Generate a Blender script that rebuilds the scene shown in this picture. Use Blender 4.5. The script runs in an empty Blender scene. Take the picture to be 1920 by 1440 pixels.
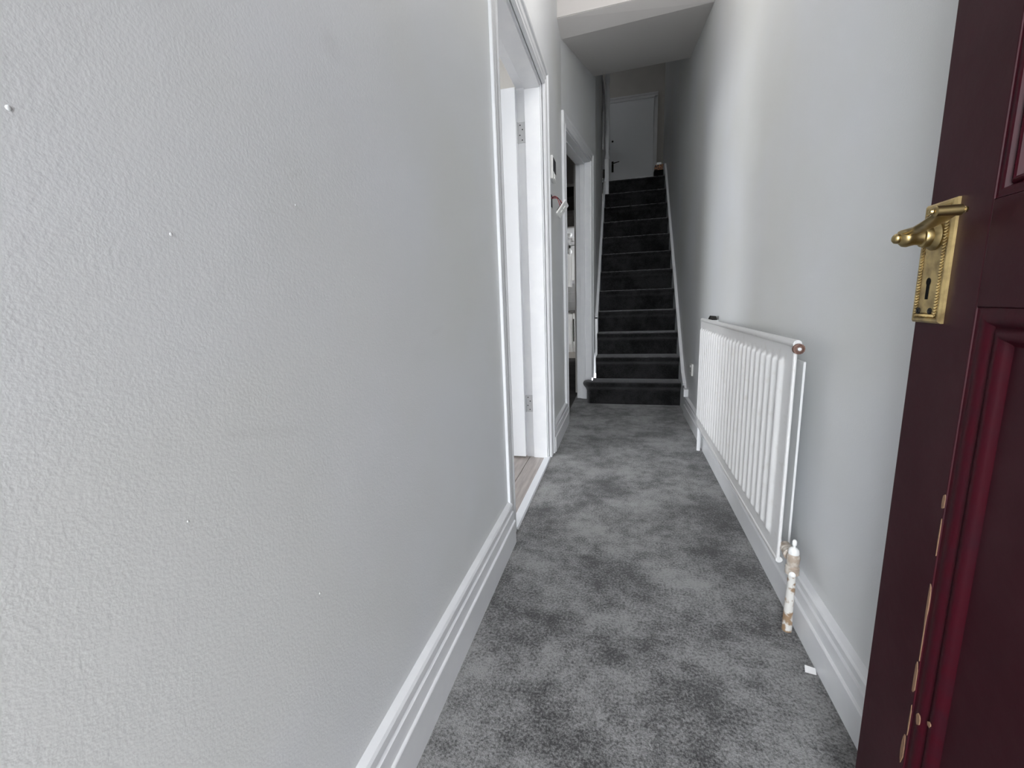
import bpy, math, random
from mathutils import Matrix, Vector
random.seed(7)
scn = bpy.context.scene
C = scn.collection

# ------------------------------------------------------------------ camera
def cam_axes(yaw, pitch, roll):
    a, b, c = map(math.radians, (yaw, pitch, roll))
    return Matrix.Rotation(a, 3, 'Z') @ Matrix.Rotation(b, 3, 'X') @ Matrix.Rotation(c, 3, 'Y')
RC = cam_axes(14.718, -10.566, 2.088)          # columns: right, forward, up
cd = bpy.data.cameras.new('camera'); cam = bpy.data.objects.new('camera', cd); C.objects.link(cam)
right, fwd, up = RC.col[0], RC.col[1], RC.col[2]
M3 = Matrix((right, up, -fwd)).transposed()
cam.matrix_world = Matrix.Translation((0, 0, 0.90)) @ M3.to_4x4()
cd.sensor_width = 36.0; cd.lens = 806.34 / 1920 * 36.0; cd.clip_start = 0.01; cd.clip_end = 200
scn.camera = cam

# ------------------------------------------------------------------ world, light, exposure
w = bpy.data.worlds.new('overcast_sky'); scn.world = w; w.use_nodes = True
bg = w.node_tree.nodes['Background']
bg.inputs['Color'].default_value = (0.93, 0.96, 1.0, 1); bg.inputs['Strength'].default_value = 6.2
vs = scn.view_settings
vs.view_transform = 'Standard'; vs.look = 'None'; vs.gamma = 1.0; vs.use_curve_mapping = False
vs.exposure = 1.50
scn.cycles.max_bounces = 12; scn.cycles.diffuse_bounces = 8
def portal(name, loc, rot, sx, sy):
    l = bpy.data.lights.new(name, 'AREA'); l.shape = 'RECTANGLE'; l.size = sx; l.size_y = sy
    l.cycles.is_portal = True
    o = bpy.data.objects.new(name, l); C.objects.link(o); o.location = loc; o.rotation_euler = rot
    return o
HP = math.pi / 2
FY0, FY1 = -0.30, -0.09                        # front wall of the house (outer, inner face)
XL0 = -.415
PY0 = -1.70                                    # outer end of the unseen porch, added to soften the entrance light
portal('added_porch_portal', (-0.03, PY0 - .01, 1.2), (HP, 0, 0), 0.90, 2.4)
portal('added_porch_side_portal', (XL0 - .16, (PY0 - .95) / 2, 1.2), (0, -HP, 0), 2.4, -.95 - PY0)
portal('front_window_portal', (-4.70, FY0 - .01, 1.54), (HP, 0, 0), 3.2, 2.08)
portal('kitchen_added_window_portal', (0.72, 8.55, 1.5), (0, HP, 0), .8, .7)  # for the added, unseen opening that lights the kitchen

portal('landing_added_window_portal', (-1.64, 7.7, 4.525), (0, -HP, 0), .25, .3)  # for the added, unseen opening that brightens the landing

# ------------------------------------------------------------------ materials
def mat(name, col, rough=.5, metal=0., spec=.5, sheen=0., noise=None, bump=None, col2=None, coat=0., sheen_rough=.5):
    """noise=(scale,detail,lo,hi) mixes col->col2; bump=[(scale,detail,strength,dist)]"""
    m = bpy.data.materials.new(name); m.use_nodes = True
    nt = m.node_tree; b = nt.nodes['Principled BSDF']
    b.inputs['Base Color'].default_value = (*col, 1); b.inputs['Roughness'].default_value = rough
    b.inputs['Metallic'].default_value = metal; b.inputs['Specular IOR Level'].default_value = spec
    b.inputs['Sheen Weight'].default_value = sheen; b.inputs['Sheen Roughness'].default_value = sheen_rough
    b.inputs['Coat Weight'].default_value = coat
    tc = nt.nodes.new('ShaderNodeTexCoord')
    if noise:
        n = nt.nodes.new('ShaderNodeTexNoise'); n.inputs['Scale'].default_value = noise[0]; n.inputs['Detail'].default_value = noise[1]
        nt.links.new(tc.outputs['Object'], n.inputs['Vector'])
        r = nt.nodes.new('ShaderNodeValToRGB'); r.color_ramp.elements[0].position = noise[2]; r.color_ramp.elements[1].position = noise[3]
        r.color_ramp.elements[0].color = (*col, 1); r.color_ramp.elements[1].color = (*(col2 or col), 1)
        nt.links.new(n.outputs['Fac'], r.inputs['Fac']); nt.links.new(r.outputs['Color'], b.inputs['Base Color'])
    prev = None
    for (sc, de, st, di) in (bump or []):
        n = nt.nodes.new('ShaderNodeTexNoise'); n.inputs['Scale'].default_value = sc; n.inputs['Detail'].default_value = de
        nt.links.new(tc.outputs['Object'], n.inputs['Vector'])
        bp = nt.nodes.new('ShaderNodeBump'); bp.inputs['Strength'].default_value = st; bp.inputs['Distance'].default_value = di
        nt.links.new(n.outputs['Fac'], bp.inputs['Height'])
        if prev: nt.links.new(prev.outputs['Normal'], bp.inputs['Normal'])
        prev = bp
    if prev: nt.links.new(prev.outputs['Normal'], b.inputs['Normal'])
    return m

WALL = mat('grey_wall_paint', (.675, .685, .675), .42, spec=.35, noise=(1.7, 3, .38, .62), col2=(.695, .710, .728),
           bump=[(300, 2, .28, .0012), (90, 2, .10, .0012), (4, 2, .15, .01)])
def wall_marks(m, marks):
    nt = m.node_tree; b = nt.nodes['Principled BSDF']; N = nt.nodes; L = nt.links
    src = b.inputs['Base Color'].links[0].from_socket
    tc = N.new('ShaderNodeTexCoord'); fac = None
    nz_ = N.new('ShaderNodeTexNoise'); nz_.inputs['Scale'].default_value = 22; nz_.inputs['Detail'].default_value = 4; L.new(tc.outputs['Object'], nz_.inputs['Vector'])
    for (x, y, z, ry, rz, tilt, amt) in marks:
        mp = N.new('ShaderNodeMapping'); mp.vector_type = 'TEXTURE'
        mp.inputs['Location'].default_value = (x, y, z); mp.inputs['Rotation'].default_value = (tilt, 0, 0); mp.inputs['Scale'].default_value = (.5, ry, rz)
        L.new(tc.outputs['Object'], mp.inputs['Vector'])
        ln = N.new('ShaderNodeVectorMath'); ln.operation = 'LENGTH'; L.new(mp.outputs['Vector'], ln.inputs[0])
        mr = N.new('ShaderNodeMapRange'); mr.interpolation_type = 'SMOOTHSTEP'; mr.inputs['From Min'].default_value = 1; mr.inputs['From Max'].default_value = .3
        mr.inputs['To Min'].default_value = 0; mr.inputs['To Max'].default_value = amt; L.new(ln.outputs['Value'], mr.inputs['Value'])
        if fac is None: fac = mr.outputs['Result']
        else:
            ad = N.new('ShaderNodeMath'); ad.operation = 'MAXIMUM'; L.new(fac, ad.inputs[0]); L.new(mr.outputs['Result'], ad.inputs[1]); fac = ad.outputs['Value']
    ml = N.new('ShaderNodeMath'); ml.operation = 'MULTIPLY'; L.new(fac, ml.inputs[0])
    m2 = N.new('ShaderNodeMapRange'); m2.inputs['From Min'].default_value = .35; m2.inputs['From Max'].default_value = .65; m2.inputs['To Min'].default_value = .35; L.new(nz_.outputs['Fac'], m2.inputs['Value'])
    L.new(m2.outputs['Result'], ml.inputs[1])
    mx = N.new('ShaderNodeMix'); mx.data_type = 'RGBA'; mx.inputs[7].default_value = (.40, .395, .38, 1)
    L.new(ml.outputs['Value'], mx.inputs[0]); L.new(src, mx.inputs[6]); L.new(mx.outputs[2], b.inputs['Base Color'])
wall_marks(WALL, [(-.415, .618, 1.277, .035, .030, 0, .12), (-.415, .514, 1.077, .022, .006, .5, .16), (-.415, .409, .759, .085, .010, -.25, .14),
                  (-.415, .394, .808, .022, .005, -.3, .14), (-.415, .511, 1.034, .014, .008, .2, .12), (-.415, .921, .845, .05, .010, .2, .10)])
WHITEWALL = mat('white_wall_paint', (.82, .82, .82), .6, bump=[(200, 2, .15, .001)])
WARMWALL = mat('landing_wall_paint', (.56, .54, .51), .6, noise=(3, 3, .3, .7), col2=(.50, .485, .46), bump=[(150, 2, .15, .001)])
CEIL = mat('ceiling_paint', (.68, .655, .64), .7, bump=[(120, 2, .12, .001)])
TRIM = mat('white_gloss_trim', (.72, .73, .75), .28, noise=(14, 4, .45, .75), col2=(.76, .77, .78), bump=[(35, 3, .08, .001)])
DOORW = mat('white_door_paint', (.82, .84, .87), .35, bump=[(60, 3, .05, .001)])
RADM = mat('radiator_enamel', (.69, .69, .69), .32, noise=(30, 5, .58, .75), col2=(.62, .61, .59), bump=[(220, 2, .06, .0008)])
RADBACK = mat('radiator_back_sheet', (.74, .75, .75), .45)
BURG = mat('burgundy_gloss_paint', (.026, .0030, .0065), .48, spec=.17, noise=(9, 6, .42, .72), col2=(.036, .009, .013),
           bump=[(45, 5, .18, .002), (6, 3, .15, .004)])
BURGM = mat('burgundy_moulding_paint', (.034, .0020, .0060), .42, spec=.13, noise=(40, 5, .4, .75), col2=(.024, .004, .008), bump=[(120, 4, .2, .001)])
WOODCHIP = mat('bare_wood_chip', (.21, .12, .066), .7, noise=(200, 3, .3, .7), col2=(.18, .10, .06))
BRASS = mat('tarnished_brass', (.54, .41, .19), .42, metal=.95, noise=(55, 5, .4, .72), col2=(.25, .18, .085), bump=[(160, 4, .25, .0008)])
BRASSP = mat('worn_brass', (.40, .305, .145), .34, metal=1., noise=(60, 4, .5, .8), col2=(.25, .18, .085))
BLACK = mat('black_void', (.004, .004, .004), .8, spec=.1)
IRON = mat('dark_iron', (.02, .018, .016), .5, metal=.6)
PLASTIC = mat('white_plastic', (.82, .82, .80), .3)
SCREEN = mat('dark_screen', (.02, .02, .022), .15)
STEEL = mat('painted_hinge', (.55, .56, .57), .3, metal=.2)
THRESH = mat('threshold_metal', (.78, .80, .83), .3, metal=.35)
REDW = mat('red_wire', (.30, .02, .03), .4); BLKW = mat('black_wire', (.02, .015, .02), .4)
PIPE = mat('flaking_painted_pipe', (.66, .65, .62), .4, noise=(38, 3, .48, .56), col2=(.30, .20, .12), bump=[(60, 4, .6, .003)])
VALVE = mat('painted_valve', (.56, .52, .47), .4, noise=(60, 4, .42, .6), col2=(.38, .31, .25), bump=[(90, 4, .5, .002)])
WHITEBLOB = mat('white_paint_blob', (.85, .85, .84), .4)
RUST = mat('rusty_plug', (.10, .05, .04), .7, noise=(150, 3, .3, .7), col2=(.22, .13, .10))
PAPER = mat('white_paper', (.85, .85, .85), .7)
CABW = mat('white_cabinet', (.70, .69, .67), .3); WORKTOP = mat('dark_worktop', (.10, .09, .085), .4, noise=(60, 4, .3, .7), col2=(.06, .055, .05))
TILE = mat('grey_tile', (.34, .34, .33), .3, noise=(8, 4, .3, .7), col2=(.40, .39, .38))
BULB = mat('frosted_bulb', (.9, .9, .88), .3)
PRINT = mat('orange_print', (.40, .17, .06), .5, noise=(45, 3, .47, .52), col2=(.05, .03, .03))
BRICK = mat('added_porch_brick', (.26, .24, .23), .8, noise=(12, 4, .3, .7), col2=(.21, .19, .18))  # added porch, kept dark to hold back bounced light
TARMAC = mat('street_paving', (.34, .34, .33), .8, noise=(6, 4, .3, .7), col2=(.28, .28, .27))

def carpet_mat(name, base, hi, sheen):
    m = bpy.data.materials.new(name); m.use_nodes = True; nt = m.node_tree; b = nt.nodes['Principled BSDF']
    N = nt.nodes; L = nt.links
    tc = N.new('ShaderNodeTexCoord')
    def noise(sc, de, ro=.55):
        n = N.new('ShaderNodeTexNoise'); n.inputs['Scale'].default_value = sc; n.inputs['Detail'].default_value = de; n.inputs['Roughness'].default_value = ro
        L.new(tc.outputs['Object'], n.inputs['Vector']); return n
    def ramp(n, p0, p1, v0, v1):
        r = N.new('ShaderNodeMapRange'); r.inputs['From Min'].default_value = p0; r.inputs['From Max'].default_value = p1
        r.inputs['To Min'].default_value = v0; r.inputs['To Max'].default_value = v1; L.new(n.outputs['Fac'], r.inputs['Value']); return r
    a = ramp(noise(4.2, 6, .60), .30, .70, .0, 1.0)      # brushed patches
    f_ = ramp(noise(150, 4, .8), .32, .68, -.5, .5)     # tufts
    add = N.new('ShaderNodeMath'); add.operation = 'MULTIPLY_ADD'; add.inputs[1].default_value = 1.15
    md = ramp(noise(20, 5, .7), .30, .70, -.5, .5)
    add0 = N.new('ShaderNodeMath'); add0.operation = 'MULTIPLY_ADD'; add0.inputs[1].default_value = .55
    L.new(md.outputs['Result'], add0.inputs[0]); L.new(a.outputs['Result'], add0.inputs[2])
    L.new(f_.outputs['Result'], add.inputs[0]); L.new(add0.outputs['Value'], add.inputs[2])
    mr = N.new('ShaderNodeMapRange'); mr.inputs['From Min'].default_value = .08; mr.inputs['From Max'].default_value = .92
    L.new(add.outputs['Value'], mr.inputs['Value'])
    mx = N.new('ShaderNodeMix'); mx.data_type = 'RGBA'; mx.inputs[6].default_value = (*base, 1); mx.inputs[7].default_value = (*hi, 1)
    L.new(mr.outputs['Result'], mx.inputs[0]); L.new(mx.outputs[2], b.inputs['Base Color'])
    b.inputs['Roughness'].default_value = .95; b.inputs['Specular IOR Level'].default_value = .1
    b.inputs['Sheen Weight'].default_value = sheen; b.inputs['Sheen Roughness'].default_value = .35
    b.inputs['Sheen Tint'].default_value = (.8, .8, .82, 1)
    bp = N.new('ShaderNodeBump'); bp.inputs['Strength'].default_value = .8; bp.inputs['Distance'].default_value = .006
    L.new(noise(240, 3, .7).outputs['Fac'], bp.inputs['Height']); L.new(bp.outputs['Normal'], b.inputs['Normal'])
    return m
CARPET = carpet_mat('grey_carpet', (.055, .055, .055), (.30, .30, .298), .35)
STAIRC_SHADED = carpet_mat('shaded_stair_carpet', (.006, .006, .0063), (.028, .028, .029), .55)  # same carpet as the hall, with the stair shade put into its colour
DARKCARPET = carpet_mat('dining_carpet', (.04, .038, .036), (.08, .075, .07), .1)

def plank_mat():
    m = mat('laminate_plank', (.42, .36, .32), .35)
    nt = m.node_tree; b = nt.nodes['Principled BSDF']
    tc = nt.nodes.new('ShaderNodeTexCoord'); mp = nt.nodes.new('ShaderNodeMapping'); mp.inputs['Scale'].default_value = (26, 2.2, 1)
    n = nt.nodes.new('ShaderNodeTexNoise'); n.inputs['Scale'].default_value = 2.5; n.inputs['Detail'].default_value = 6
    nt.links.new(tc.outputs['Object'], mp.inputs['Vector']); nt.links.new(mp.outputs['Vector'], n.inputs['Vector'])
    r = nt.nodes.new('ShaderNodeValToRGB'); r.color_ramp.elements[0].position = .35; r.color_ramp.elements[1].position = .7
    r.color_ramp.elements[0].color = (.30, .265, .245, 1); r.color_ramp.elements[1].color = (.44, .40, .375, 1)
    nt.links.new(n.outputs['Fac'], r.inputs['Fac']); nt.links.new(r.outputs['Color'], b.inputs['Base Color'])
    return m
PLANK = plank_mat()

# ------------------------------------------------------------------ mesh helpers
class MB:
    def __init__(s): s.v = []; s.f = []
    def add(s, vs_, fs):
        o = len(s.v); s.v += [tuple(v) for v in vs_]; s.f += [tuple(i + o for i in f) for f in fs]; return s
    def box(s, x0, x1, y0, y1, z0, z1):
        return s.add([(x0, y0, z0), (x1, y0, z0), (x1, y1, z0), (x0, y1, z0), (x0, y0, z1), (x1, y0, z1), (x1, y1, z1), (x0, y1, z1)],
                     [(0, 3, 2, 1), (4, 5, 6, 7), (0, 1, 5, 4), (1, 2, 6, 5), (2, 3, 7, 6), (3, 0, 4, 7)])
    def loft(s, rings, closed=True, cap=True):
        n = len(rings[0]); vs_ = [p for r in rings for p in r]; fs = []
        for i in range(len(rings) - 1):
            for j in range(n if closed else n - 1):
                k = (j + 1) % n; fs.append((i * n + j, i * n + k, (i + 1) * n + k, (i + 1) * n + j))
        if cap and closed:
            fs.append(tuple(reversed(range(n)))); fs.append(tuple((len(rings) - 1) * n + j for j in range(n)))
        return s.add(vs_, fs)
    def prism(s, pts, axis, a, b):
        """pts: 2-D polygon; extruded along axis from a to b. axis x: pts=(y,z); y: (x,z); z: (x,y)"""
        def P(p, t): return (t, p[0], p[1]) if axis == 'x' else (p[0], t, p[1]) if axis == 'y' else (p[0], p[1], t)
        return s.loft([[P(p, a) for p in pts], [P(p, b) for p in pts]])
    def tube(s, path, r, n=10, cap=True):
        path = [Vector(p) for p in path]; rr = r if isinstance(r, (list, tuple)) else [r] * len(path); rings = []
        for i, p in enumerate(path):
            t = (path[min(i + 1, len(path) - 1)] - path[max(i - 1, 0)]).normalized()
            h = Vector((0, 0, 1)) if abs(t.z) < .9 else Vector((1, 0, 0))
            u_ = t.cross(h).normalized(); v_ = t.cross(u_)
            rings.append([p + rr[i] * (math.cos(2 * math.pi * k / n) * u_ + math.sin(2 * math.pi * k / n) * v_) for k in range(n)])
        return s.loft(rings, True, cap)
    def lathe(s, prof, o=(0, 0, 0), axis=(0, 0, 1), n=16):
        """prof: (radius, height along axis)"""
        ax = Vector(axis).normalized(); h = Vector((0, 0, 1)) if abs(ax.z) < .9 else Vector((1, 0, 0))
        u_ = ax.cross(h).normalized(); v_ = ax.cross(u_); o = Vector(o)
        return s.loft([[o + ax * z + r * (math.cos(2 * math.pi * k / n) * u_ + math.sin(2 * math.pi * k / n) * v_) for k in range(n)] for r, z in prof])
    def build(s, name, m, parent=None, bevel=0., smooth=False, loc=None, rot=None):
        me = bpy.data.meshes.new(name); me.from_pydata(s.v, [], s.f); me.validate()
        import bmesh
        bm = bmesh.new(); bm.from_mesh(me); bmesh.ops.recalc_face_normals(bm, faces=bm.faces[:]); bm.to_mesh(me); bm.free()
        me.materials.append(m)
        if smooth:
            for p in me.polygons: p.use_smooth = True
        o = bpy.data.objects.new(name, me); C.objects.link(o)
        if parent: o.parent = parent
        if loc: o.location = loc
        if rot: o.rotation_euler = rot
        if bevel:
            bv = o.modifiers.new('bevel', 'BEVEL'); bv.width = bevel; bv.segments = 2; bv.limit_method = 'ANGLE'; bv.angle_limit = .6
        if smooth and not bevel:
            try:
                es = o.modifiers.new('edge_split', 'EDGE_SPLIT'); es.split_angle = .7
            except Exception: pass
        return o
def tag(o, label, cat, group=None, kind=None):
    o['label'] = label; o['category'] = cat
    if group: o['group'] = group
    if kind: o['kind'] = kind
    return o
def struct(o, label, cat): return tag(o, label, cat, kind='structure')
def empty(name, loc=(0, 0, 0), rz=0.):
    o = bpy.data.objects.new(name, None); C.objects.link(o); o.location = loc; o.rotation_euler = (0, 0, rz); o.empty_display_size = .1; return o

# ------------------------------------------------------------------ key dimensions
XL, XR = -0.415, 0.487                  # hall walls
D1A, D1B, D1H = 1.552, 2.392, 1.985      # front-room door opening (lining faces), head
CNR = 3.13                               # where the left wall turns in
TH2 = math.radians(8.0)
XS = -0.262
RISE, GOING, NY1 = 0.1990, 0.2044, 3.713
XS = -0.262                              # wall on the left of the stairs
LZ = 12 * RISE                           # landing level
LY = NY1 + 11 * GOING
HC = 2.95                                # hall ceiling

# ------------------------------------------------------------------ structure: hall
m = MB(); m.box(XL - .02, XR + .02, FY0, 4.3, -.06, 0.0)
struct(m.build('floor', CARPET), 'grey mottled carpet covering the hall floor', 'floor')
m = MB()
m.box(XL - .13, XL, FY1, D1A - .03, 0, HC); m.box(XL - .13, XL, D1B + .03, CNR, 0, HC); m.box(XL - .13, XL, D1A - .03, D1B + .03, D1H + .03, HC)
struct(m.build('wall_left', WALL), 'long pale grey painted wall on the left of the hall', 'wall')
m = MB(); m.box(XR, XR + .12, FY1, 6.55, 0, 5.0)
struct(m.build('wall_right', WALL), 'pale grey painted wall behind the radiator', 'wall')

# angled piece of wall with the dining-room door (door_3)
W2 = empty('wall_angled', (XL, CNR, 0), -TH2 + 0.0)       # local Y runs along the wall, local X out into the hall
LW2 = (XS - XL) / math.sin(TH2)
D3A, D3B, D3H = .075, .870, 2.06
struct(W2, 'angled grey wall around the far doorway beside the stairs', 'wall')
m = MB(); m.box(-.12, 0, 0, D3A - .03, 0, HC); m.box(-.12, 0, D3B + .03, LW2, 0, HC + .3); m.box(-.12, 0, D3A - .03, D3B + .03, D3H + .03, HC)
m.build('wall_face', WALL, W2)
# stairs left wall
SWY = CNR + (XS - XL) / math.tan(TH2) - .001
m = MB(); m.box(XS - .12, XS, SWY, 5.50, 0, 5.0); m.box(XS - .12, XS, 3.15, SWY, HC, 5.0)
struct(m.build('wall_stair_left', WALL), 'grey wall rising along the left side of the stairs', 'wall')
# bulkhead
R1 = [(XR, 2.93, 3.4), (XR, 2.93, 2.598), (XR, 3.057, 2.569), (XR, 4.044, 2.752), (XR, 4.044, 3.4)]
L1 = [(XL - .03, 2.985, 3.4), (XL - .03, 2.985, 2.602), (XL - .01, 3.154, 2.576), (XS - .02, 4.166, 2.786), (XS - .02, 4.166, 3.4)]
m = MB(); m.loft([L1, R1])
struct(m.build('ceiling_bulkhead', CEIL), 'boxed-in bulkhead with a sloping soffit above the foot of the stairs', 'ceiling')
m = MB(); m.loft([[(XL - .03, 2.979, 2.612), (XL - .03, 2.979, 2.604), (XL - .03, 2.990, 2.604), (XL - .03, 2.990, 2.612)],
                  [(XR, 2.924, 2.606), (XR, 2.924, 2.598), (XR, 2.935, 2.598), (XR, 2.935, 2.606)]])
struct(m.build('trim_bulkhead', CEIL), 'thin bead along the lower front edge of the bulkhead', 'trim')
m = MB(); m.box(XL - .15, XR + .1, FY0, 3.05, HC, HC + .1)
struct(m.build('ceiling', CEIL), 'pale ceiling over the hall entrance', 'ceiling')
# unseen pendant added to even out the light along the hall
cl = empty('added_pendant', (.0, 1.95, HC)); tag(cl, 'unseen pendant lamp added on the hall ceiling to fill the light', 'lamp')
m = MB(); m.lathe([(.05, 0), (.05, -.02), (.02, -.04)], n=18); m.build('ceiling_rose', PLASTIC, cl, smooth=True)
m = MB(); m.tube([(0, 0, -.03), (0, 0, -.33)], .0035, 6); m.build('cord', PLASTIC, cl)
m = MB(); m.lathe([(.012, -.32), (.018, -.33), (.018, -.375), (.014, -.38)], n=12); m.build('lamp_holder', PLASTIC, cl, smooth=True)
ll = bpy.data.lights.new('added_hall_fill', 'POINT'); ll.shadow_soft_size = .07; ll.energy = 3.4; ll.color = (1.0, .97, .94)  # added fill light, placed just above the frame
lo = bpy.data.objects.new('added_hall_fill', ll); C.objects.link(lo); lo.location = (.0, 1.95, HC - .46)
# front wall of the house with the doorway and the front-room window
m = MB()
m.box(XL - .13, XL, FY0, FY1, 0, HC); m.box(0.36, XR + .12, FY0, FY1, 0, HC); m.box(XL, 0.36, FY0, FY1, 2.32, HC)
m.box(-6.65, -6.30, FY0, FY1, 0, 2.75); m.box(-3.10, XL - .13, FY0, FY1, 0, 2.75); m.box(-6.30, -3.10, FY0, FY1, 0, .50); m.box(-6.30, -3.10, FY0, FY1, 2.58, 2.75)
struct(m.build('wall_front', WHITEWALL), 'front wall of the house around the entrance', 'wall')
m = MB(); m.box(XL - .15, XL - .02, -.95, FY0, -.06, 2.5); m.box(XR, XR + .12, PY0, FY0, -.06, 2.5)  # porch added behind the camera; left side cut short to let light in
struct(m.build('wall_added_porch', BRICK), 'side walls of an unseen porch added to shape the entrance light', 'wall')
m = MB(); m.box(XL - .15, XR + .12, PY0, FY0, 2.42, 2.55)
struct(m.build('ceiling_added_porch', WHITEWALL), 'ceiling of an unseen porch added to shape the entrance light', 'ceiling')
m = MB(); m.box(-16, 12, -14, FY0, -.25, -.05)
struct(m.build('ground', TARMAC), 'grey paving outside the entrance', 'ground')

wl = bpy.data.objects['wall_left']
for yy, zz, rr in ((.233, 1.046, .0020), (.46, .504, .002), (.333, .976, .0018), (.506, 1.036, .0015), (.70, .62, .0015), (.30, .70, .0014), (.62, .95, .0013)):
    m = MB(); m.lathe([(rr, 0), (rr * .8, rr * .25), (rr * .3, rr * .38)], (XL, yy, zz), (1, 0, 0), 9); m.build('paint_nib', WALL, wl, smooth=True)
# skirting boards
def skirt_prof(h): 
    k = h / .163
    return [(0, 0), (.026, 0), (.026, .086 * k), (.0245, .0885 * k), (.0205, .0905 * k), (.0190, .124 * k), (.0135, .127 * k), (.0130, .132 * k),
            (.0170, .136 * k), (.0165, .150 * k), (.0130, .156 * k), (.004, .161 * k), (0, .163 * k)]
def skirting(name, x, sgn, y0, y1, h, label, parent=None):
    m = MB(); m.loft([[(x + sgn * a, y, b) for a, b in skirt_prof(h)] for y in (y0, y1)])
    o = m.build(name, TRIM, parent)
    if not parent: struct(o, label, 'skirting board')
    return o
skirting('baseboard_left', XL, 1, FY1, 1.462, .166, 'white moulded skirting board along the near left wall')
skirting('baseboard_left_far', XL, 1, 2.492, CNR + .03, .166, 'short white skirting board between the two left doorways')
skirting('baseboard_right', XR, -1, FY1, 3.50, .145, 'white moulded skirting board below the radiator')

# ------------------------------------------------------------------ door casings
ARCH = [(0, 0), (0, .010), (.004, .013), (.012, .013), (.018, .009), (.030, .009), (.036, .012), (.050, .013), (.056, .010), (.064, .011), (.070, .017), (.078, .019), (.086, .019), (.090, .016), (.090, 0)]
def architrave(parent, y0, y1, h, x, sgn, wscale=1., t=1., names='architrave', tl=None):
    """frame around opening y0..y1 (h high) on plane x, proud along sgn*x; three mitred parts"""
    pr = [(u_ * wscale, v_ * t) for u_, v_ in ARCH]
    pl_ = [(u_ * wscale, v_ * (tl or t)) for u_, v_ in ARCH]
    jl = [[(x + sgn * v_, y0 - u_, z if z == 0 else h + u_) for u_, v_ in pl_] for z in (0, 1)]
    hd = [[(x + sgn * v_, y0 - u_, h + u_) for u_, v_ in pr], [(x + sgn * v_, y1 + u_, h + u_) for u_, v_ in pr]]
    jr = [[(x + sgn * v_, y1 + u_, h + u_) for u_, v_ in pr], [(x + sgn * v_, y1 + u_, 0) for u_, v_ in pr]]
    for rings in (jl, hd, jr):
        m = MB(); m.loft(rings); m.build(names, TRIM, parent)
def lining(parent, y0, y1, h, x0, x1, stop0, stop1):
    t = .03
    for a, b in ((y0 - t, y0), (y1, y1 + t)):
        m = MB(); m.box(x0, x1, a, b, 0, h); m.build('door_lining', TRIM, parent)
    m = MB(); m.box(x0, x1, y0 - t, y1 + t, h, h + t); m.build('door_lining', TRIM, parent)
    for a, b in ((y0, y0 + .013), (y1 - .013, y1)):
        m = MB(); m.box(stop0, stop1, a, b, 0, h - .013); m.build('door_stop', TRIM, parent, .001)
    m = MB(); m.box(stop0, stop1, y0, y1, h - .013, h); m.build('door_stop', TRIM, parent, .001)

# ------------------------------------------------------------------ door_2: white front-room door on the left
d2 = empty('door_2', (0, 0, 0)); struct(d2, 'white door standing open into the bright front room on the left', 'door')
lining(d2, D1A, D1B, D1H, XL - .135, XL - .003, XL - .090, XL - .010)
architrave(d2, D1A - .006, D1B + .006, D1H + .006, XL, 1, 1.0, 1.15, tl=.55)
LX, LYF = -.548, D1B - .040                     # hinge edge of the leaf, its camera-side face
m = MB(); m.box(LX - .80, LX, LYF, D1B - .003, .012, D1H - .008)
leaf = m.build('door_leaf', DOORW, d2, .0015)
for x0, x1, z0, z1 in ((-.70, -.44, .2, .75), (-.36, -.10, .2, .75), (-.70, -.44, .95, 1.8), (-.36, -.10, .95, 1.8)):
    m = MB(); m.box(LX + x0, LX + x1, LYF - .006, LYF, z0, z1); m.build('leaf_panel', DOORW, leaf, .004)
for zc in (1.775, .325):
    m = MB(); m.box(XL - .131, XL - .091, D1B - .0022, D1B, zc - .05, zc + .05)
    h_ = m.build('hinge', STEEL, d2)
    m = MB()
    for k in range(5):
        m.lathe([(.0052, .0008), (.0055, .0018), (.0055, .0185), (.0052, .0192)], (XL - .134, D1B - .006, zc - .05 + .02 * k), n=10)
    m.build('knuckle', STEEL, h_)
    m = MB()
    for k, (dx, dz) in enumerate(((.012, .036), (.024, .014), (.010, -.012), (.022, -.036))):
        m.lathe([(.0034, 0), (.0034, .0006), (.0015, .0012)], (XL - .131 + dx, D1B - .0021, zc + dz), (0, -1, 0), 8)
    m.build('screws', IRON, h_)

# threshold strip
m = MB(); m.prism([(XL - .030, .001), (XL - .026, .005), (XL + .006, .006), (XL + .012, .001)], 'y', D1A, D1B)
struct(m.build('trim_threshold', THRESH), 'bright metal threshold strip at the front-room doorway', 'trim')

# front room beyond it
fr = empty('floor_front_room', (0, 0, 0)); struct(fr, 'grey-brown laminate plank floor of the front room', 'floor')
m = MB(); m.box(-6.65, XL - .02, FY0, 3.1, -.06, -.011); m.build('underlay', BLACK, fr)
PWID = .192
shared = {}
x = -.533 + PWID; r = 0
while x > -2.7:
    if x > XL - .02: xw = x - (XL - .02)
    else: xw = 0
    y = FY1 - 1.28 * ((r * .37) % 1.0)
    while y < 3.0:
        a, b = max(y, FY1), min(y + 1.28, 3.0)
        if b - a > .05:
            key = (round(b - a, 3), round(xw, 3))
            if key not in shared:
                m = MB(); m.box(-PWID + .0028, -xw, 0, b - a - .0022, -.011, 0); o = m.build('floor_plank', PLANK, fr, .0008); shared[key] = o.data
            else:
                o = bpy.data.objects.new('floor_plank', shared[key]); C.objects.link(o); o.parent = fr
                bv = o.modifiers.new('bevel', 'BEVEL'); bv.width = .0008
            o.location = (x, a, 0)
        y += 1.28
    x -= PWID; r += 1
m = MB(); m.box(-6.65, -2.7 - PWID, FY1, 3.0, -.011, -.0005); m.build('far_boards', PLANK, fr)
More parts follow.
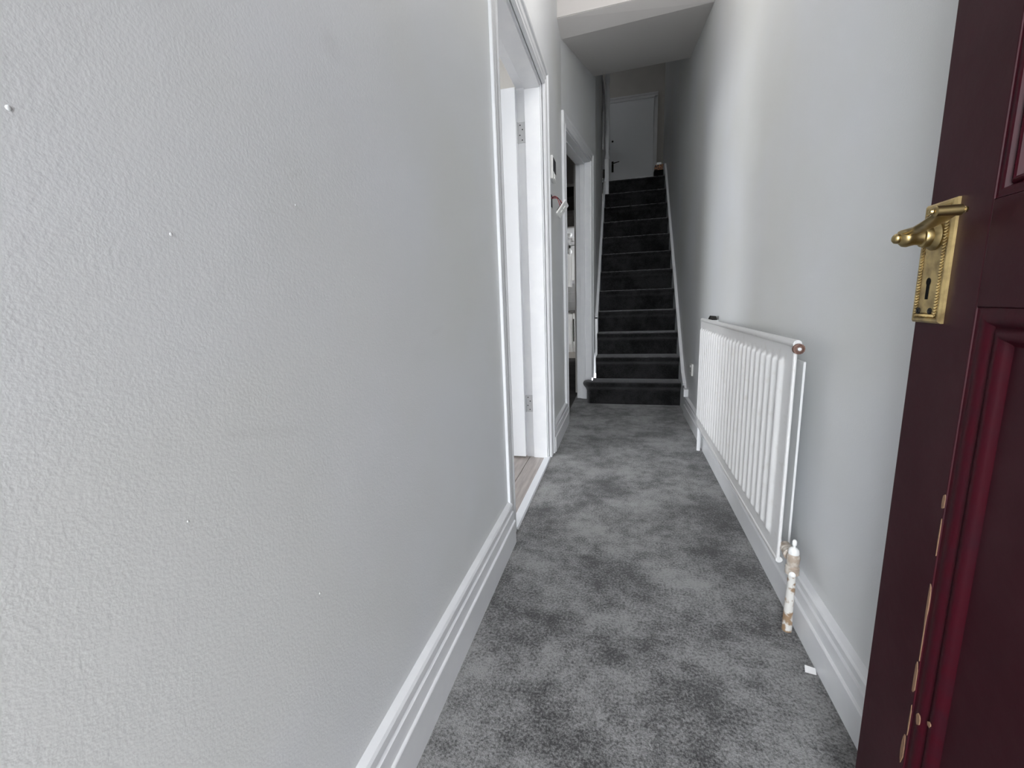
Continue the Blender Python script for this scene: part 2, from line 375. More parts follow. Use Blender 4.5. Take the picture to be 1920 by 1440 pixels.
m = MB(); m.box(-6.65, -6.52, FY1, 3.1, -.2, 2.65); m.box(-6.52, XL - .13, 3.0, 3.10, -.2, 2.65); m.box(-4.75, -4.62, 3.1, 7.0, -.2, 2.65)  # unseen room stretched and walls greyed to shape the doorway light
struct(m.build('wall_front_room', WARMWALL), 'warm grey wall inside the front room', 'wall')
m = MB(); m.box(-6.65, XL - .12, FY0, 3.1, 2.65, 2.78)
struct(m.build('ceiling_front_room', WHITEWALL), 'white ceiling of the front room', 'ceiling')
wn = empty('window_1', (0, 0, 0)); struct(wn, 'white framed front-room window', 'window')
for a, b, c, d in ((-6.30, -6.23, .50, 2.58), (-3.17, -3.10, .50, 2.58), (-4.72, -4.68, .57, 2.51), (-6.23, -3.17, .50, .57), (-6.23, -3.17, 2.51, 2.58)):
    m = MB(); m.box(a, b, -.22, -.15, c, d); m.build('window_frame', TRIM, wn)

# ------------------------------------------------------------------ door_3: doorway in the angled wall
d3 = empty('door_3', (XL, CNR, 0), -TH2); struct(d3, 'white moulded door frame beside the foot of the stairs', 'door')
lining(d3, D3A, D3B, D3H, -.125, .001, -.085, -.045)
architrave(d3, D3A - .006, D3B + .006, D3H + .006, 0, 1, .88, .95)
m = MB(); m.prism([(-.07, .0), (.0, .0), (.0, .12), (-.02, .15), (-.05, .165), (-.07, .15)], 'y', D3B - .02, D3B - .0135); m.build('plinth_block', TRIM, d3, .002)

# ------------------------------------------------------------------ staircase
st = empty('staircase', (0.1, NY1, 0)); tag(st, 'steep straight flight of stairs covered in grey carpet with shade put into its colour', 'staircase')
st.location = (0, 0, 0)
SXL, SXR = XS + .022, XR - .016
def jitter_ring(pts, amp, seed):
    rnd = random.Random(seed); return [(p[0], p[1] + rnd.uniform(-amp, amp), p[2] + rnd.uniform(-amp, amp)) for p in pts]
def step_profile(n):
    z1 = n * RISE; z0 = z1 - RISE
    yn = 3.760 if n == 1 else NY1 + (n - 1) * GOING
    yr = 3.792 if n == 1 else yn + .040
    yb = NY1 + n * GOING + .06 if n < 12 else LY + .30
    d_ = yr - yn
    return [(yr, z0 - .02 if n > 1 else 0), (yr, z1 - .085), (yr - d_ * .30, z1 - .062), (yr - d_ * .8, z1 - .044), (yn, z1 - .030), (yn, z1 - .018), (yn + .007, z1 - .006), (yn + .022, z1), (yb, z1), (yb, z0 - .02 if n > 1 else 0)]
for n in range(1, 13):
    pr = step_profile(n)
    if n == 1:
        # bullnose: sweep the front profile round the left end
        cx, rad = -.262, .085
        rings = []
        yc = 3.760 + rad
        rings.append([(SXR, p[0], p[1]) for p in pr])
        for t in range(15):
            xx = SXR + (cx - SXR) * t / 14.; rings.append([(xx, p[0], p[1]) for p in pr])
        for k in range(1, 13):
            a = math.pi * k / 12 * .78
            ring = []
            for i, (y, z) in enumerate(pr):
                if i < 8:
                    rr = yc - y
                    ring.append((cx - rr * math.sin(a), yc - rr * math.cos(a), z))
                else:
                    rr = .005
                    ring.append((cx - rr * math.sin(a), yc - rr * math.cos(a), z) if k else (cx, y, z))
            rings.append(ring)
        m = MB(); m.loft(rings)
        m.box(cx, SXR, 3.86, NY1 + GOING + .06, 0.01, RISE - .0005)
    else:
        m = MB(); rings = []
        for t in range(41):
            xx = SXL + (SXR - SXL) * t / 40.
            rnd = random.Random(n * 100 + t)
            j = lambda: rnd.uniform(-.0016, .0016)
            rings.append([(xx, p[0] + (j() if 2 < i < 8 else 0), p[1] + (j() if 3 < i < 8 else 0)) for i, p in enumerate(pr)])
        m.loft(rings)
    m.build('step', STAIRC_SHADED, st, smooth=True)
# string boards following the pitch
def pitch_z(y, off): return (y - NY1) * RISE / GOING + RISE + off
for nm, x0, x1, ya, yb_, off in (('string_board', XR - .016, XR, 3.50, 6.02, .085), ('string_board', XS, XS + .022, SWY, 5.92, .055)):
    za, zb = pitch_z(ya, off), pitch_z(yb_, off)
    if x0 > 0:
        pts = [(3.49, 0.0), (3.49, .155), (3.62, .235), (3.72, pitch_z(3.72, off)), (yb_, zb), (yb_, zb - .35), (4.0, 0.0)]
    else:
        pts = [(ya, .2), (ya, za), (yb_, zb), (yb_, zb - .35)]
    m = MB(); m.prism(pts, 'x', x0, x1); sb = m.build(nm, TRIM, st)
    if x0 > 0:
        cap = [(3.60, .226), (3.72, pitch_z(3.72, off) + .004), (yb_, zb + .004), (yb_, zb - .012), (3.735, pitch_z(3.72, off) - .012), (3.61, .208)]
        m = MB(); m.prism(cap, 'x', XR - .024, XR); m.build('string_bead', TRIM, sb)
        m = MB(); m.box(XR - .034, XR, 3.462, 3.515, .145, .205); m.build('string_stop', TRIM, sb, .004)
    else:
        m = MB(); m.prism([(ya, za - .014), (ya, za + .004), (yb_, zb + .004), (yb_, zb - .014)], 'x', x0, x1 + .002); m.build('string_bead', TRIM, sb)

# ------------------------------------------------------------------ upper landing
m = MB(); m.box(-1.5, .9, LY + .05, 8.6, LZ - .14, LZ - .002)
struct(m.build('floor_landing', DARKCARPET), 'dark landing floor at the top of the stairs', 'floor')
m = MB(); m.box(-1.6, .9, 8.55, 8.7, LZ, 5.0)
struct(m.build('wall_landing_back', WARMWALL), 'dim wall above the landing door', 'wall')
m = MB(); m.box(.72, .84, 6.5, 8.6, 2.2, 5.0); m.box(XR + .1, .84, 6.43, 6.55, 2.2, 5.0)
struct(m.build('wall_landing_right', WARMWALL), 'dim recessed wall to the right of the landing door', 'wall')
m = MB()
m.box(-1.62, -1.5, 4.9, 7.55, LZ - .14, 5.0); m.box(-1.62, -1.5, 7.85, 8.7, LZ - .14, 5.0); m.box(-1.62, -1.5, 7.55, 7.85, LZ - .14, 4.40); m.box(-1.62, -1.5, 7.55, 7.85, 4.65, 5.0)  # small opening added in this unseen wall to brighten the landing
m.box(-1.62, XS, 5.38, 5.50, LZ - .14, 5.0)
struct(m.build('wall_landing_left', WARMWALL), 'wall closing the left side of the landing', 'wall')
m = MB(); m.box(-1.62, .9, 2.9, 8.7, 4.9, 5.1); m.box(XL-.13, XR + .12, 2.93, 3.05, HC, 5.0)
struct(m.build('ceiling_landing', CEIL), 'ceiling over the stairwell and landing', 'ceiling')
# landing door
d4 = empty('door_4', (-.272, 8.55, LZ - .06)); struct(d4, 'closed pale door at the top of the stairs', 'door')
m = MB(); m.box(0, .735, -.03, 0, .01, 1.955); l4 = m.build('door_leaf', DOORW, d4, .002)
m = MB(); m.box(-.08, 0, -.022, 0, 0, 2.045); m.build('architrave', TRIM, d4, .004)
m = MB(); m.box(.735, .80, -.022, 0, 0, 2.045); m.build('architrave', TRIM, d4, .004)
m = MB(); m.prism([(-.0, 1.965), (-.022, 1.965), (-.022, 1.985), (-.016, 1.992), (-.016, 2.01), (-.028, 2.02), (-.028, 2.045), (0, 2.045)], 'x', -.08, .80); m.build('architrave', TRIM, d4)
m = MB(); m.box(.03, .065, -.036, -.03, .83, 1.01); h4 = m.build('door_handle', IRON, d4, .002)
m = MB(); m.tube([(.048, -.03, .965), (.048, -.075, .965), (.07, -.08, .968), (.165, -.08, .985)], [.009, .009, .009, .007], 8); m.build('lever', IRON, h4, smooth=True)
m = MB(); m.lathe([(.016, 0), (.016, .006), (.010, .012)], (.045, -.03, 1.34), (0, -1, 0), 12); m.build('night_latch', IRON, d4)
# newel and landing handrail
nw = empty('newel_post', (-.222, 5.90, 0)); tag(nw, 'tall white turned newel post at the top of the stairs', 'newel post')
m = MB(); m.box(-.030, .022, -.03, .03, 2.02, 2.62); m.build('post_base', TRIM, nw, .004)
prof = [(.026, 2.62), (.030, 2.64), (.022, 2.67), (.019, 2.70), (.024, 2.76), (.030, 2.86), (.026, 2.98), (.018, 3.05), (.026, 3.09), (.020, 3.14), (.028, 3.24), (.034, 3.32), (.026, 3.42), (.020, 3.46), (.033, 3.50), (.026, 3.56), (.036, 3.62), (.030, 3.70), (.004, 3.74)]
m = MB(); m.lathe(prof, n=14); m.build('post_shaft', TRIM, nw, smooth=True)
m = MB(); m.box(-.052, -.026, -.034, .012, 2.40, 2.50); m.build('bracket', IRON, nw)
br = empty('landing_balustrade', (-.300, 6.0, LZ)); tag(br, 'white handrail and balusters along the left edge of the landing', 'balustrade')
m = MB(); m.prism([(-.028, 1.13), (.028, 1.13), (.034, 1.16), (.02, 1.19), (-.02, 1.19), (-.034, 1.16)], 'y', -.05, 2.45); m.build('handrail', TRIM, br)
for k in range(9):
    m = MB(); m.lathe([(.014, .04), (.018, .2), (.012, .3), (.02, .5), (.014, .75), (.018, .85), (.013, 1.13)], (0, .22 + k * .26, 0), n=8); m.build('baluster', TRIM, br, smooth=True)
m = MB(); m.box(-.02, .02, -.05, 2.45, 0, .04); m.build('base_rail', TRIM, br)
m = MB(); m.box(-.02, .035, -.1, .0, .38, .78); m.build('half_newel', TRIM, br, .004)
# small item on the top step
it = empty('small_carton', (.400, LY + .10, LZ)); tag(it, 'small carton with black base, orange print and white lid on the top step', 'carton')
m = MB(); m.box(-.055, .055, -.05, .05, 0, .080); m.build('carton_base', BLACK, it, .006)
m = MB(); m.prism([(-.050, .080), (.050, .080), (.052, .142), (-.046, .138)], 'y', -.045, .045); m.build('carton_sleeve', PRINT, it, .003)
m = MB(); m.prism([(-.034, .138), (.034, .140), (.030, .172), (-.022, .170)], 'y', -.035, .035); m.build('carton_lid', PAPER, it, .006)

# ------------------------------------------------------------------ dining room and kitchen seen through door_3
m = MB(); m.box(-4.75, -.38, 3.1, 6.95, -.06, -.001)
struct(m.build('floor_dining', DARKCARPET), 'dark carpet of the unlit middle room', 'floor')
m = MB(); m.box(-4.62, -2.0, 6.9, 7.0, -.3, 2.7); m.box(-.42, XS - .0, 6.9, 7.0, -.3, 2.38); m.box(-2.0, -.42, 6.9, 7.0, 2.02, 2.7)
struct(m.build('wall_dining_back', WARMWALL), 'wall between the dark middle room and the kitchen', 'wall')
m = MB(); m.box(-.46, XS - .06, 4.26, 7.0, -.06, 2.30)
struct(m.build('wall_under_stairs', WARMWALL), 'wall enclosing the space under the stairs', 'wall')
m = MB(); m.prism([(6.9, 2.02), (6.885, 2.02), (6.88, 2.10), (6.87, 2.17), (6.9, 2.17)], 'x', -2.1, -.44)
struct(m.build('trim_kitchen_opening', WARMWALL), 'head trim over the opening into the kitchen', 'trim')
m = MB(); m.prism([(6.9, 2.17), (6.86, 2.18), (6.86, 2.31), (6.9, 2.32)], 'x', -4.6, -.44)
struct(m.build('trim_beam', CEIL), 'pale beam above the opening into the kitchen', 'trim')
m = MB(); m.box(-4.75, -.40, 3.0, 7.0, 2.62, 2.75)
struct(m.build('ceiling_dining', CEIL), 'dim ceiling of the middle room', 'ceiling')
KZ = -.20; KY = 10.06
m = MB(); m.box(-3.4, .8, 6.95, 10.3, KZ - .06, KZ)
struct(m.build('floor_kitchen', mat('kitchen_vinyl', (.30, .27, .24), .4)), 'pale brown kitchen floor', 'floor')
m = MB(); m.box(-3.4, .8, KY, KY + .15, KZ, 2.3); m.box(-3.5, -3.4, 6.9, KY + .1, KZ, 2.3)
m.box(.58, .70, 6.9, 8.2, KZ, 2.25); m.box(.58, .70, 8.9, KY + .1, KZ, 2.25); m.box(.58, .70, 8.2, 8.9, KZ, 1.1); m.box(.58, .70, 8.2, 8.9, 1.9, 2.25)  # opening added out of view to light the kitchen
m.box(XS - .05, .70, 6.9, 7.0, KZ, 2.25)
struct(m.build('wall_kitchen', WHITEWALL), 'pale kitchen wall', 'wall')
m = MB(); m.box(-3.5, .8, 6.95, 10.3, 2.12, 2.24)
struct(m.build('ceiling_kitchen', WHITEWALL), 'white kitchen ceiling', 'ceiling')
def cabinet(name, x0, x1, y0, y1, z0, z1, label, plinth=0., handle=None, group=None):
    o = empty(name, ((x0 + x1) / 2, y0, z0)); tag(o, label, 'cabinet', group); W_ = (x1 - x0) / 2; H_ = z1 - z0; D_ = y1 - y0
    m = MB(); m.box(-W_, W_, .02, D_, plinth, H_); m.build('carcass', CABW, o)
    m = MB(); m.box(-W_ + .002, W_ - .002, 0, .018, plinth + .003, H_ - .003); dr = m.build('cabinet_door', CABW, o, .002)
    if plinth: m = MB(); m.box(-W_, W_, .05, D_, 0, plinth); m.build('plinth', CABW, o)
    if handle:
        m = MB(); m.box(handle - .012, handle + .012, -.03, -.0, plinth + .06, H_ - .13); m.build('handle', IRON, dr, .003)
    return o
cabinet('base_cabinet', -1.68, -1.08, KY - .60, KY - .01, KZ, .66, 'plain white kitchen base cabinet under the dark worktop', .18, None, 'kitchen base cabinets')
cabinet('base_cabinet', -1.075, -.60, KY - .60, KY - .01, KZ, .66, 'white kitchen base cabinet with a dark vertical bar handle', .18, -.212, 'kitchen base cabinets')
m = MB(); m.box(-1.75, -.25, KY - .63, KY - .01, .66, .70)
tag(m.build('kitchen_worktop', WORKTOP, None, .004), 'dark kitchen worktop above the white base cabinets', 'worktop')
sp = empty('wall_splashback', (0, KY - .012, 0)); struct(sp, 'grey tiled splashback above the kitchen worktop', 'wall')
tm = None
for i in range(8):
    for j in range(3):
        if tm is None:
            m = MB(); m.box(0, .247, -.008, .012, 0, .197); o = m.build('tile', TILE, sp, .002); tm = o.data
        else:
            o = bpy.data.objects.new('tile', tm); C.objects.link(o); o.parent = sp
        o.location = (-1.95 + i * .25, 0, .705 + j * .2)
cabinet('wall_cabinet', -1.64, -1.137, KY - .36, KY - .03, 1.22, 1.92, 'bright white kitchen wall cabinet behind the hanging bulb', group='kitchen wall cabinets')
cabinet('wall_cabinet', -1.134, -.64, KY - .22, KY - .03, 1.36, 2.10, 'shaded kitchen wall cabinet set back beside the bright white one', group='kitchen wall cabinets')
pl = empty('pendant_lamp', (-.975, 8.25, 2.12)); tag(pl, 'bare bulb hanging on a white cord in the kitchen', 'lamp')
m = MB(); m.lathe([(.045, 0), (.045, -.03), (.03, -.055), (.012, -.06)], n=14); m.build('ceiling_rose', PLASTIC, pl, smooth=True)
m = MB(); m.tube([(0, 0, -.05), (0, 0, -.21)], .003, 6); m.build('cord', PLASTIC, pl)
m = MB(); m.lathe([(.010, -.205), (.014, -.21), (.014, -.255), (.011, -.26)], n=10); m.build('lamp_holder', IRON, pl, smooth=True)
m = MB(); m.lathe([(.012, -.255), (.018, -.27), (.036, -.30), (.041, -.325), (.034, -.35), (.016, -.365), (.002, -.368)], n=14); m.build('bulb', BULB, pl, smooth=True)
al = empty('ceiling_spotlight', (-.955, 8.9, 2.12)); tag(al, 'white drum-shaped fitting on the kitchen ceiling', 'light fitting')
m = MB(); m.lathe([(.085, 0), (.085, -.045), (.078, -.05)], n=18); m.build('fitting_body', PLASTIC, al, smooth=True)
m = MB(); m.lathe([(.06, -.05), (.06, -.07), (.05, -.075)], n=18); m.build('fitting_cap', PLASTIC, al, smooth=True)

# ------------------------------------------------------------------ door_1: burgundy front door
ANG = math.radians(3)
d1 = empty('door_1', (.381, .703, 0), -HP - ANG); struct(d1, 'burgundy panelled front door standing open at the right edge', 'door')
# local: x from the leading edge to the hinge, -y out towards the hall, z up
DWID, DH, DT = .79, 2.02, .044
def dbox(name, x0, x1, z0, z1, y0=0., y1=DT, m_=BURG, parent=d1, bev=.0015):
    m = MB(); m.box(x0, x1, y0, y1, z0, z1); return m.build(name, m_, parent, bev)
ST = .112
dbox('stile', 0, ST, .012, DH); dbox('stile', DWID - ST, DWID, .012, DH)
MU0, MU1 = DWID / 2 - .05, DWID / 2 + .05
dbox('rail', ST, DWID - ST, .012, .215); dbox('rail', ST, DWID - ST, .878, .990); dbox('rail', ST, DWID - ST, 1.89, DH)
dbox('muntin', MU0, MU1, .215, .878); dbox('muntin', MU0, MU1, .990, 1.89)
MP = [(0, 0), (.0006, .0012), (.004, .0018), (.008, .0010), (.012, .0010), (.016, .0020), (.019, .0060), (.021, .0075), (.024, .0050), (.028, .0040), (.032, .0050), (.035, .0090), (.038, .0125), (.040, .0135), (.040, .02), (0, .02)]
for x0, x1 in ((ST, MU0), (MU1, DWID - ST)):
    for z0, z1 in ((.215, .878), (.990, 1.89)):
        pn = dbox('door_panel', x0, x1, z0, z1, .0134, DT - .0134)
        pc = [(x0, z0), (x1, z0), (x1, z1), (x0, z1)]; sg = [(1, 1), (-1, 1), (-1, -1), (1, -1)]
        ks = .55 if z0 > .9 else 1.0
        for k in range(4):
            (ax, az), (sx_, sz_) = pc[k], sg[k]; (bx_, bz_), (tx, tz) = pc[(k + 1) % 4], sg[(k + 1) % 4]
            m = MB(); m.loft([[(ax + sx_ * u_ * ks, v_, az + sz_ * u_ * ks) for u_, v_ in MP], [(bx_ + tx * u_ * ks, v_, bz_ + tz * u_ * ks) for u_, v_ in MP]])
            m.build('panel_moulding', BURGM, pn, smooth=True)
# bare-wood chips along the moulding edge
def chip(cx, cz, wd, ht, seed, y=-.0007):
    rnd = random.Random(seed); n = 11; pts = []
    for k in range(n):
        a = 2 * math.pi * k / n; rr = rnd.uniform(.75, 1.1)
        pts.append((cx + wd / 2 * rr * math.cos(a), cz + ht / 2 * rr * math.sin(a)))
    m = MB(); m.prism(pts, 'y', y, y + .0012); m.build('paint_chip', WOODCHIP, d1)
chip(.1095, .647, .0055, .022, 1); chip(.1105, .508, .0035, .075, 2); chip(.1085, .399, .0065, .052, 3); chip(.1060, .287, .0075, .052, 4)
chip(.124, .352, .008, .016, 5, .0002); chip(.139, .362, .006, .008, 6, .0032); chip(.111, .452, .0018, .06, 7); chip(.1105, .335, .002, .05, 8); chip(.111, .60, .0014, .05, 9)
# lever handle on its plate
hp = empty('door_handle'); hp.parent = d1
hp['label'] = 'tarnished brass lever handle on a long keyhole plate'
PZ0, PZ1, PX0, PX1 = .857, 1.004, .001, .060
def ring_rect(x0, x1, z0, z1, y): return [(x0, y, z0), (x1, y, z0), (x1, y, z1), (x0, y, z1)]
m = MB(); rs = [(0, 0), (0, -.003), (.0025, -.0055), (.005, -.0055), (.0075, -.004), (.011, -.004), (.0125, -.005), (.0125, -.005)]
m.loft([ring_rect(PX0 + a, PX1 - a, PZ0 + a, PZ1 - a, y) for a, y in rs])
bp_ = m.build('handle_plate', BRASS, hp)
# rope edging: rows of small slanted beads
m = MB()
def bead(x, z, dx, dz):
    t = .0019
    m.tube([(x - dx, -.0046, z - dz), (x, -.0064, z), (x + dx, -.0046, z + dz)], [.0008, .0016, .0008], 5)
z = PZ0 + .012
while z < PZ1 - .011:
    bead(PX0 + .009, z, .0016, .0022); bead(PX1 - .009, z, .0016, .0022); z += .0036
x = PX0 + .012
while x < PX1 - .011:
    bead(x, PZ0 + .009, .0022, .0016); bead(x, PZ1 - .009, .0022, .0016); x += .0036
m.build('rope_border', BRASS, hp)
SPX, SPZ = .0305, .9635
# neck: collar, shaft, tip (along -y)
m = MB(); m.lathe([(.0165, .004), (.0170, .007), (.0150, .010), (.0125, .012), (.0130, .016), (.0120, .019), (.0098, .020), (.0092, .026), (.0100, .030), (.0112, .034), (.0105, .038), (.0078, .041), (.0058, .0425), (.0064, .044), (.0058, .047), (.0035, .0492), (.0006, .050)], (SPX, 0, SPZ), (0, -1, 0), 20)
m.build('lever_neck', BRASSP, hp, smooth=True)
# lever blade: from the end of the neck back towards the hinge, broadening into a rolled scroll
N_ = 18; rings = []
for k in range(N_ + 1):
    t = k / N_
    s_ = SPX - .004 + t * .074
    zc = SPZ + .006 + .004 * t + .008 * (max(0, t - .35) / .65) ** 1.5 - .004 * math.sin(math.pi * min(1, t / .6)) * 0
    wc = .0355 - .004 * t
    hw = .0080 + (.0045) * (3 * t * t - 2 * t ** 3) - .002 * math.sin(math.pi * min(1, t * 2))
    th = .0052 - .0022 * t
    ring = []
    for q in range(12):
        a = 2 * math.pi * q / 12
        ring.append((s_ - .0 * math.sin(a), -(wc + hw * math.cos(a) * (1 if abs(math.cos(a)) < .99 else .98)), zc + th * math.sin(a)))
    rings.append(ring)
m = MB(); m.loft(rings); m.build('lever_blade', BRASSP, hp, smooth=True)
ex, ez, ew = SPX + .069, SPZ + .0200, .0310
m = MB(); m.lathe([(.0005, -.0175), (.0030, -.0165), (.0036, -.0145), (.0024, -.0130), (.0048, -.0122), (.0060, -.0112), (.0060, .0112), (.0048, .0122), (.0024, .0130), (.0036, .0145), (.0030, .0165), (.0005, .0175)], (ex, -ew, ez), (0, -1, 0), 14)
m.build('lever_scroll', BRASSP, hp, smooth=True)
# keyhole, screws
pts = [(.0290 + .0042 * math.cos(a), .9085 + .0050 * math.sin(a)) for a in [math.radians(-50 + 280 * k / 14) for k in range(15)]] + [(.0262, .8865), (.0315, .8865)]
m = MB(); m.prism(pts, 'y', -.0056, -.004); m.build('keyhole', BLACK, hp)
for sx_ in (.0150, .0395):
    m = MB(); m.lathe([(.0040, .004), (.0040, .0058), (.0026, .0066), (.0022, .0058)], (sx_, 0, .872), (0, -1, 0), 12); m.build('screw', IRON, hp, smooth=True)
# inner-side handle that meets the wall, frame and hinges
m = MB(); m.lathe([(.014, 0), (.014, .006), (.009, .01), (.009, .03), (.006, .034)], (SPX, DT, SPZ), (0, 1, 0), 14); m.build('back_knob', BRASS, d1, smooth=True)
m = MB(); m.box(.36, .385, FY0, FY1 + .02, 0, 2.32)
struct(m.build('trim_entrance_jamb', TRIM), 'white jamb at the hinge side of the entrance', 'trim')

# ------------------------------------------------------------------ radiator
rd = empty('radiator', (.42, 1.905, .165)); tag(rd, 'white ribbed panel radiator on the right wall', 'radiator')
RY0, RY1, RZ0, RZ1 = 1.228 - 1.905, 2.615 - 1.905, 0., .617
# front skin, as a height field (x depth) with ribs
def rad_x(y, z):
    yy = y + 1.905
    k = round((yy - 1.312) / .0527); k = max(0, min(24, k)); dy = yy - (1.312 + k * .0527)
    prof_ = math.exp(-(abs(dy) / .0145) ** 3.4)
    e = min(max((z - .048) / .016, 0), 1) * min(max((.569 - z) / .016, 0), 1)
    return -.0095 * prof_ * (e * e * (3 - 2 * e))
ys = []; y = RY0
ny = 25 * 12
ys = [RY0, RY0 + .012] + [1.312 - .0264 - 1.905 + i * (.0527 / 12) for i in range(ny + 1)] + [RY1 - .012, RY1]
zs = [0, .008, .040, .048, .052, .056, .060, .064, .070, .20, .35, .50, .547, .553, .557, .561, .565, .569, .577, .605, RZ1]
vs_ = [(rad_x(y_, z_), y_, z_) for y_ in ys for z_ in zs]; nz = len(zs)
fs = [(i * nz + j, i * nz + j + 1, (i + 1) * nz + j + 1, (i + 1) * nz + j) for i in range(len(ys) - 1) for j in range(nz - 1)]
m = MB(); m.add(vs_, fs); m.build('front_panel', RADM, rd, smooth=True)
m = MB(); m.box(.004, .009, RY0 + .016, RY1 - .016, .004, RZ1 - .004); m.build('water_panel', RADM, rd, .003)
m = MB(); m.tube([(.006, RY0 + .002, RZ1 - .008), (.006, RY1 - .002, RZ1 - .008)], .0105, 10); m.build('top_edge', RADM, rd, smooth=True)
m = MB(); m.tube([(.006, RY0 + .002, .009), (.006, RY1 - .002, .009)], .009, 10); m.build('bottom_edge', RADM, rd, smooth=True)
for yy in (RY0, RY1 - .014):
    m = MB(); m.box(-.001, .008, yy, yy + .012, .006, RZ1 - .01); m.build('side_edge', RADM, rd, .004)
m = MB(); m.box(.037, .043, RY0 + .040, RY1 - .05, .040, .558); m.build('rear_sheet', RADBACK, rd, .001)
m = MB(); m.lathe([(.0135, -.004), (.0135, .006), (.010, .008), (.009, .004), (.004, .003)], (.008, RY0, RZ1 - .020), (0, -1, 0), 14); pg = m.build('bleed_plug', RUST, rd, smooth=True)
m = MB(); m.lathe([(.0045, 0), (.0045, .0095), (.003, .010)], (.008, RY0, RZ1 - .020), (0, -1, 0), 8); m.build('plug_nipple', TRIM, pg)
for yy in (RY1 - .10, RY0 + .30):
    m = MB(); m.box(.016, .0665, yy - .02, yy + .02, .50, .612 if yy > 0 else .59); m.build('wall_bracket', RADBACK, rd, .002)
m = MB(); m.prism([(.020, .612), (.058, .612), (.052, .632), (.030, .634)], 'y', RY1 - .125, RY1 - .075); m.build('bracket_clip', IRON, rd)
# valve and pipe at the near end (union along y, then down to the floor)
VY, VX, VZ = 1.176 - 1.905, .020, .048
m = MB(); m.lathe([(.012, .0), (.015, .002), (.015, .022), (.011, .024), (.011, .030), (.017, .032), (.0175, .046), (.012, .049), (.012, .062)], (VX, RY0 + .012, VZ), (0, -1, 0), 12); m.build('valve_union', VALVE, rd, smooth=True)
m = MB(); m.lathe([(.012, -.045), (.0165, -.042), (.0165, -.022), (.013, -.019), (.015, -.010), (.016, .006), (.013, .014), (.009, .018)], (VX, VY, VZ), (0, 0, 1), 12); vb = m.build('valve_body', VALVE, rd, smooth=True)
m = MB(); m.lathe([(.011, .012), (.0135, .016), (.012, .026), (.009, .030), (.0055, .032), (.0035, .033), (.0035, .037), (.0055, .040), (.0055, .050), (.003, .054)], (VX, VY, VZ), (0, 0, 1), 10); m.build('valve_spindle', WHITEBLOB, vb, smooth=True)
m = MB(); m.lathe([(.001, 0), (.007, .002), (.008, .006), (.003, .010)], (VX - .004, VY - .013, VZ - .036), (-.3, -1, 0), 9); m.build('paint_blob', WHITEBLOB, vb, smooth=True)
m = MB(); m.tube([(VX, VY, VZ - .04), (VX + .001, VY, -.03), (VX, VY + .001, -.10), (VX, VY, -.166)], [.0095, .0100, .0112, .0125], 12); m.build('pipe', PIPE, rd, smooth=True)
m = MB(); m.tube([(VX, RY1 + .03, .03), (VX, RY1 + .03, -.166)], .0105, 12); m.build('pipe', TRIM, rd, smooth=True)
m = MB(); m.lathe([(.012, 0), (.016, .004), (.016, .05), (.010, .06)], (VX, RY1 + .03, .0), (0, 0, 1), 12); m.build('valve_body', TRIM, rd, smooth=True)

# ------------------------------------------------------------------ small things on the walls and floor
sk = empty('wall_socket', (XR, 3.315, .385)); tag(sk, 'white socket plate low on the right wall beyond the radiator', 'socket')
m = MB(); m.box(-.012, 0, -.043, .043, -.043, .043); fp = m.build('face_plate', PLASTIC, sk, .003)
m = MB(); m.box(-.016, -.011, .008, .020, .012, .030); m.build('rocker', PLASTIC, fp, .002)
for a, b in ((0, .010), (-.012, -.014), (.012, -.014)):
    m = MB(); m.box(-.0128, -.0118, a - .003, a + .003, b - .004, b + .004); m.build('pin_hole', BLACK, fp)

th = empty('thermostat', (XL, 2.640, 1.650)); tag(th, 'white wall thermostat with dark screen between the left doorways', 'thermostat')
m = MB(); m.box(0, .020, -.055, .055, -.062, .062); tb = m.build('case', PLASTIC, th, .004)
m = MB(); m.box(.0195, .0215, -.047, .050, -.020, .052); m.build('screen', SCREEN, th, .001)
m = MB(); m.box(.0195, .0235, -.01, .035, -.052, -.028); m.build('control_wheel', WHITEBLOB, th, .002)

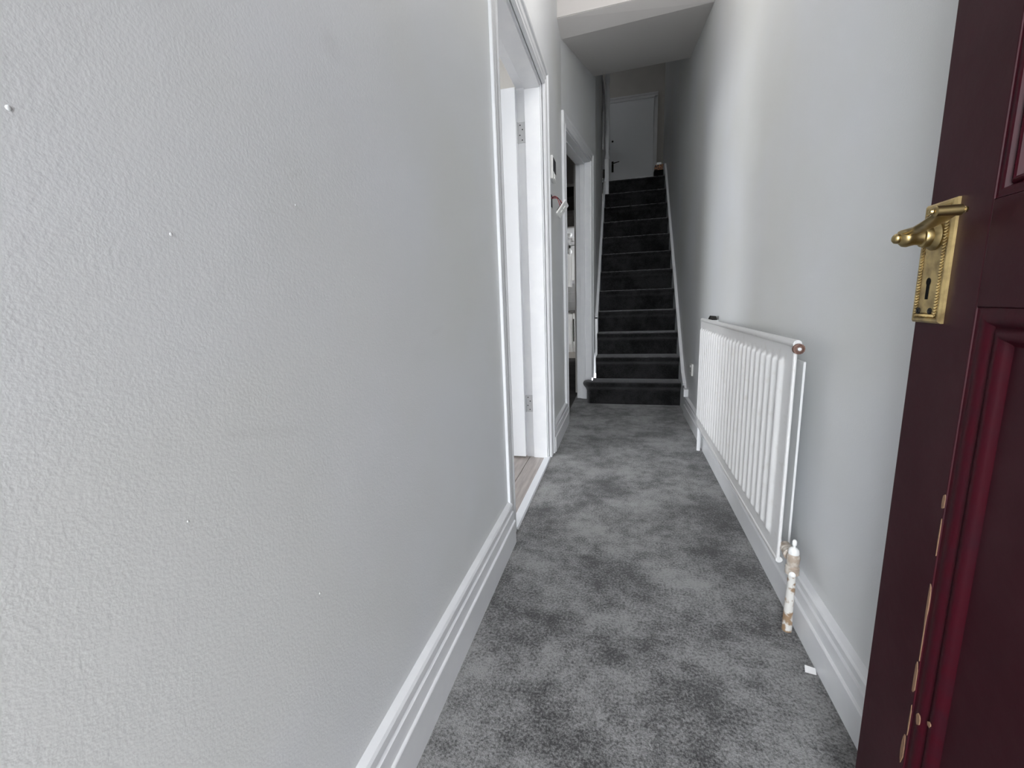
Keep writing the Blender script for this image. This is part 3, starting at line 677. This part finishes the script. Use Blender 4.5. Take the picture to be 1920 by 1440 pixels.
ls = empty('light_switch', (XL, 2.64, 1.41)); tag(ls, 'white light switch plate dangling from the wall by red and black wires', 'light switch')
m = MB(); m.box(-.002, .0008, -.022, .022, .035, .105); m.build('wall_box', BLACK, ls)
pc = Vector((.062, .00, .020))
u_ = (right * .55 + up * .80 - fwd * .18).normalized(); b_ = (right * .38 + up * .12 + fwd * .9); b_ = (b_ - u_ * b_.dot(u_)).normalized(); nn = u_.cross(b_).normalized()
if nn.dot(fwd) > 0: nn = -nn
def PB(a, b, c): return pc + u_ * a + b_ * b + nn * c
def pbox(m, a0, a1, b0, b1, c0, c1):
    m.add([PB(a0, b0, c0), PB(a1, b0, c0), PB(a1, b1, c0), PB(a0, b1, c0), PB(a0, b0, c1), PB(a1, b0, c1), PB(a1, b1, c1), PB(a0, b1, c1)],
          [(0, 3, 2, 1), (4, 5, 6, 7), (0, 1, 5, 4), (1, 2, 6, 5), (2, 3, 7, 6), (3, 0, 4, 7)])
m = MB(); pbox(m, -.044, .044, -.044, .044, -.004, .005); sp_ = m.build('switch_plate', PLASTIC, ls, .0015)
for a in (-.022, .004):
    m = MB(); pbox(m, a, a + .016, -.010, .010, .005, .0085); m.build('rocker', PLASTIC, sp_, .001)
m = MB(); pbox(m, -.025, .025, -.022, .022, -.016, -.004); m.build('terminal_block', IRON, sp_)
for k, (mm, a, lift) in enumerate(((REDW, -.006, .020), (BLKW, .008, .012), (REDW, .014, .004))):
    p0 = Vector((0, -.012 + .01 * k, .085)); p3 = PB(a + .01, .0, -.014)
    p1 = p0 + Vector((.035, 0, lift)); p2 = p3 - nn * .025 + Vector((0, 0, .02 + lift))
    path = [(1 - t) ** 3 * p0 + 3 * (1 - t) ** 2 * t * p1 + 3 * (1 - t) * t * t * p2 + t ** 3 * p3 for t in [i / 12 for i in range(13)]]
    m = MB(); m.tube(path, .0022, 6); m.build('wire', mm, ls, smooth=True)

m = MB(); m.add([(-.013, -.008, .004), (.010, -.011, .003), (.014, .006, .006), (-.008, .010, .008), (-.013, -.008, .005), (.010, -.011, .004), (.014, .006, .007), (-.008, .010, .009)],
                [(0, 3, 2, 1), (4, 5, 6, 7), (0, 1, 5, 4), (1, 2, 6, 5), (2, 3, 7, 6), (3, 0, 4, 7)])
tag(m.build('paper_scrap', PAPER, loc=(.445, 1.037, 0)), 'tiny white scrap of paper on the carpet by the right skirting', 'paper scrap')
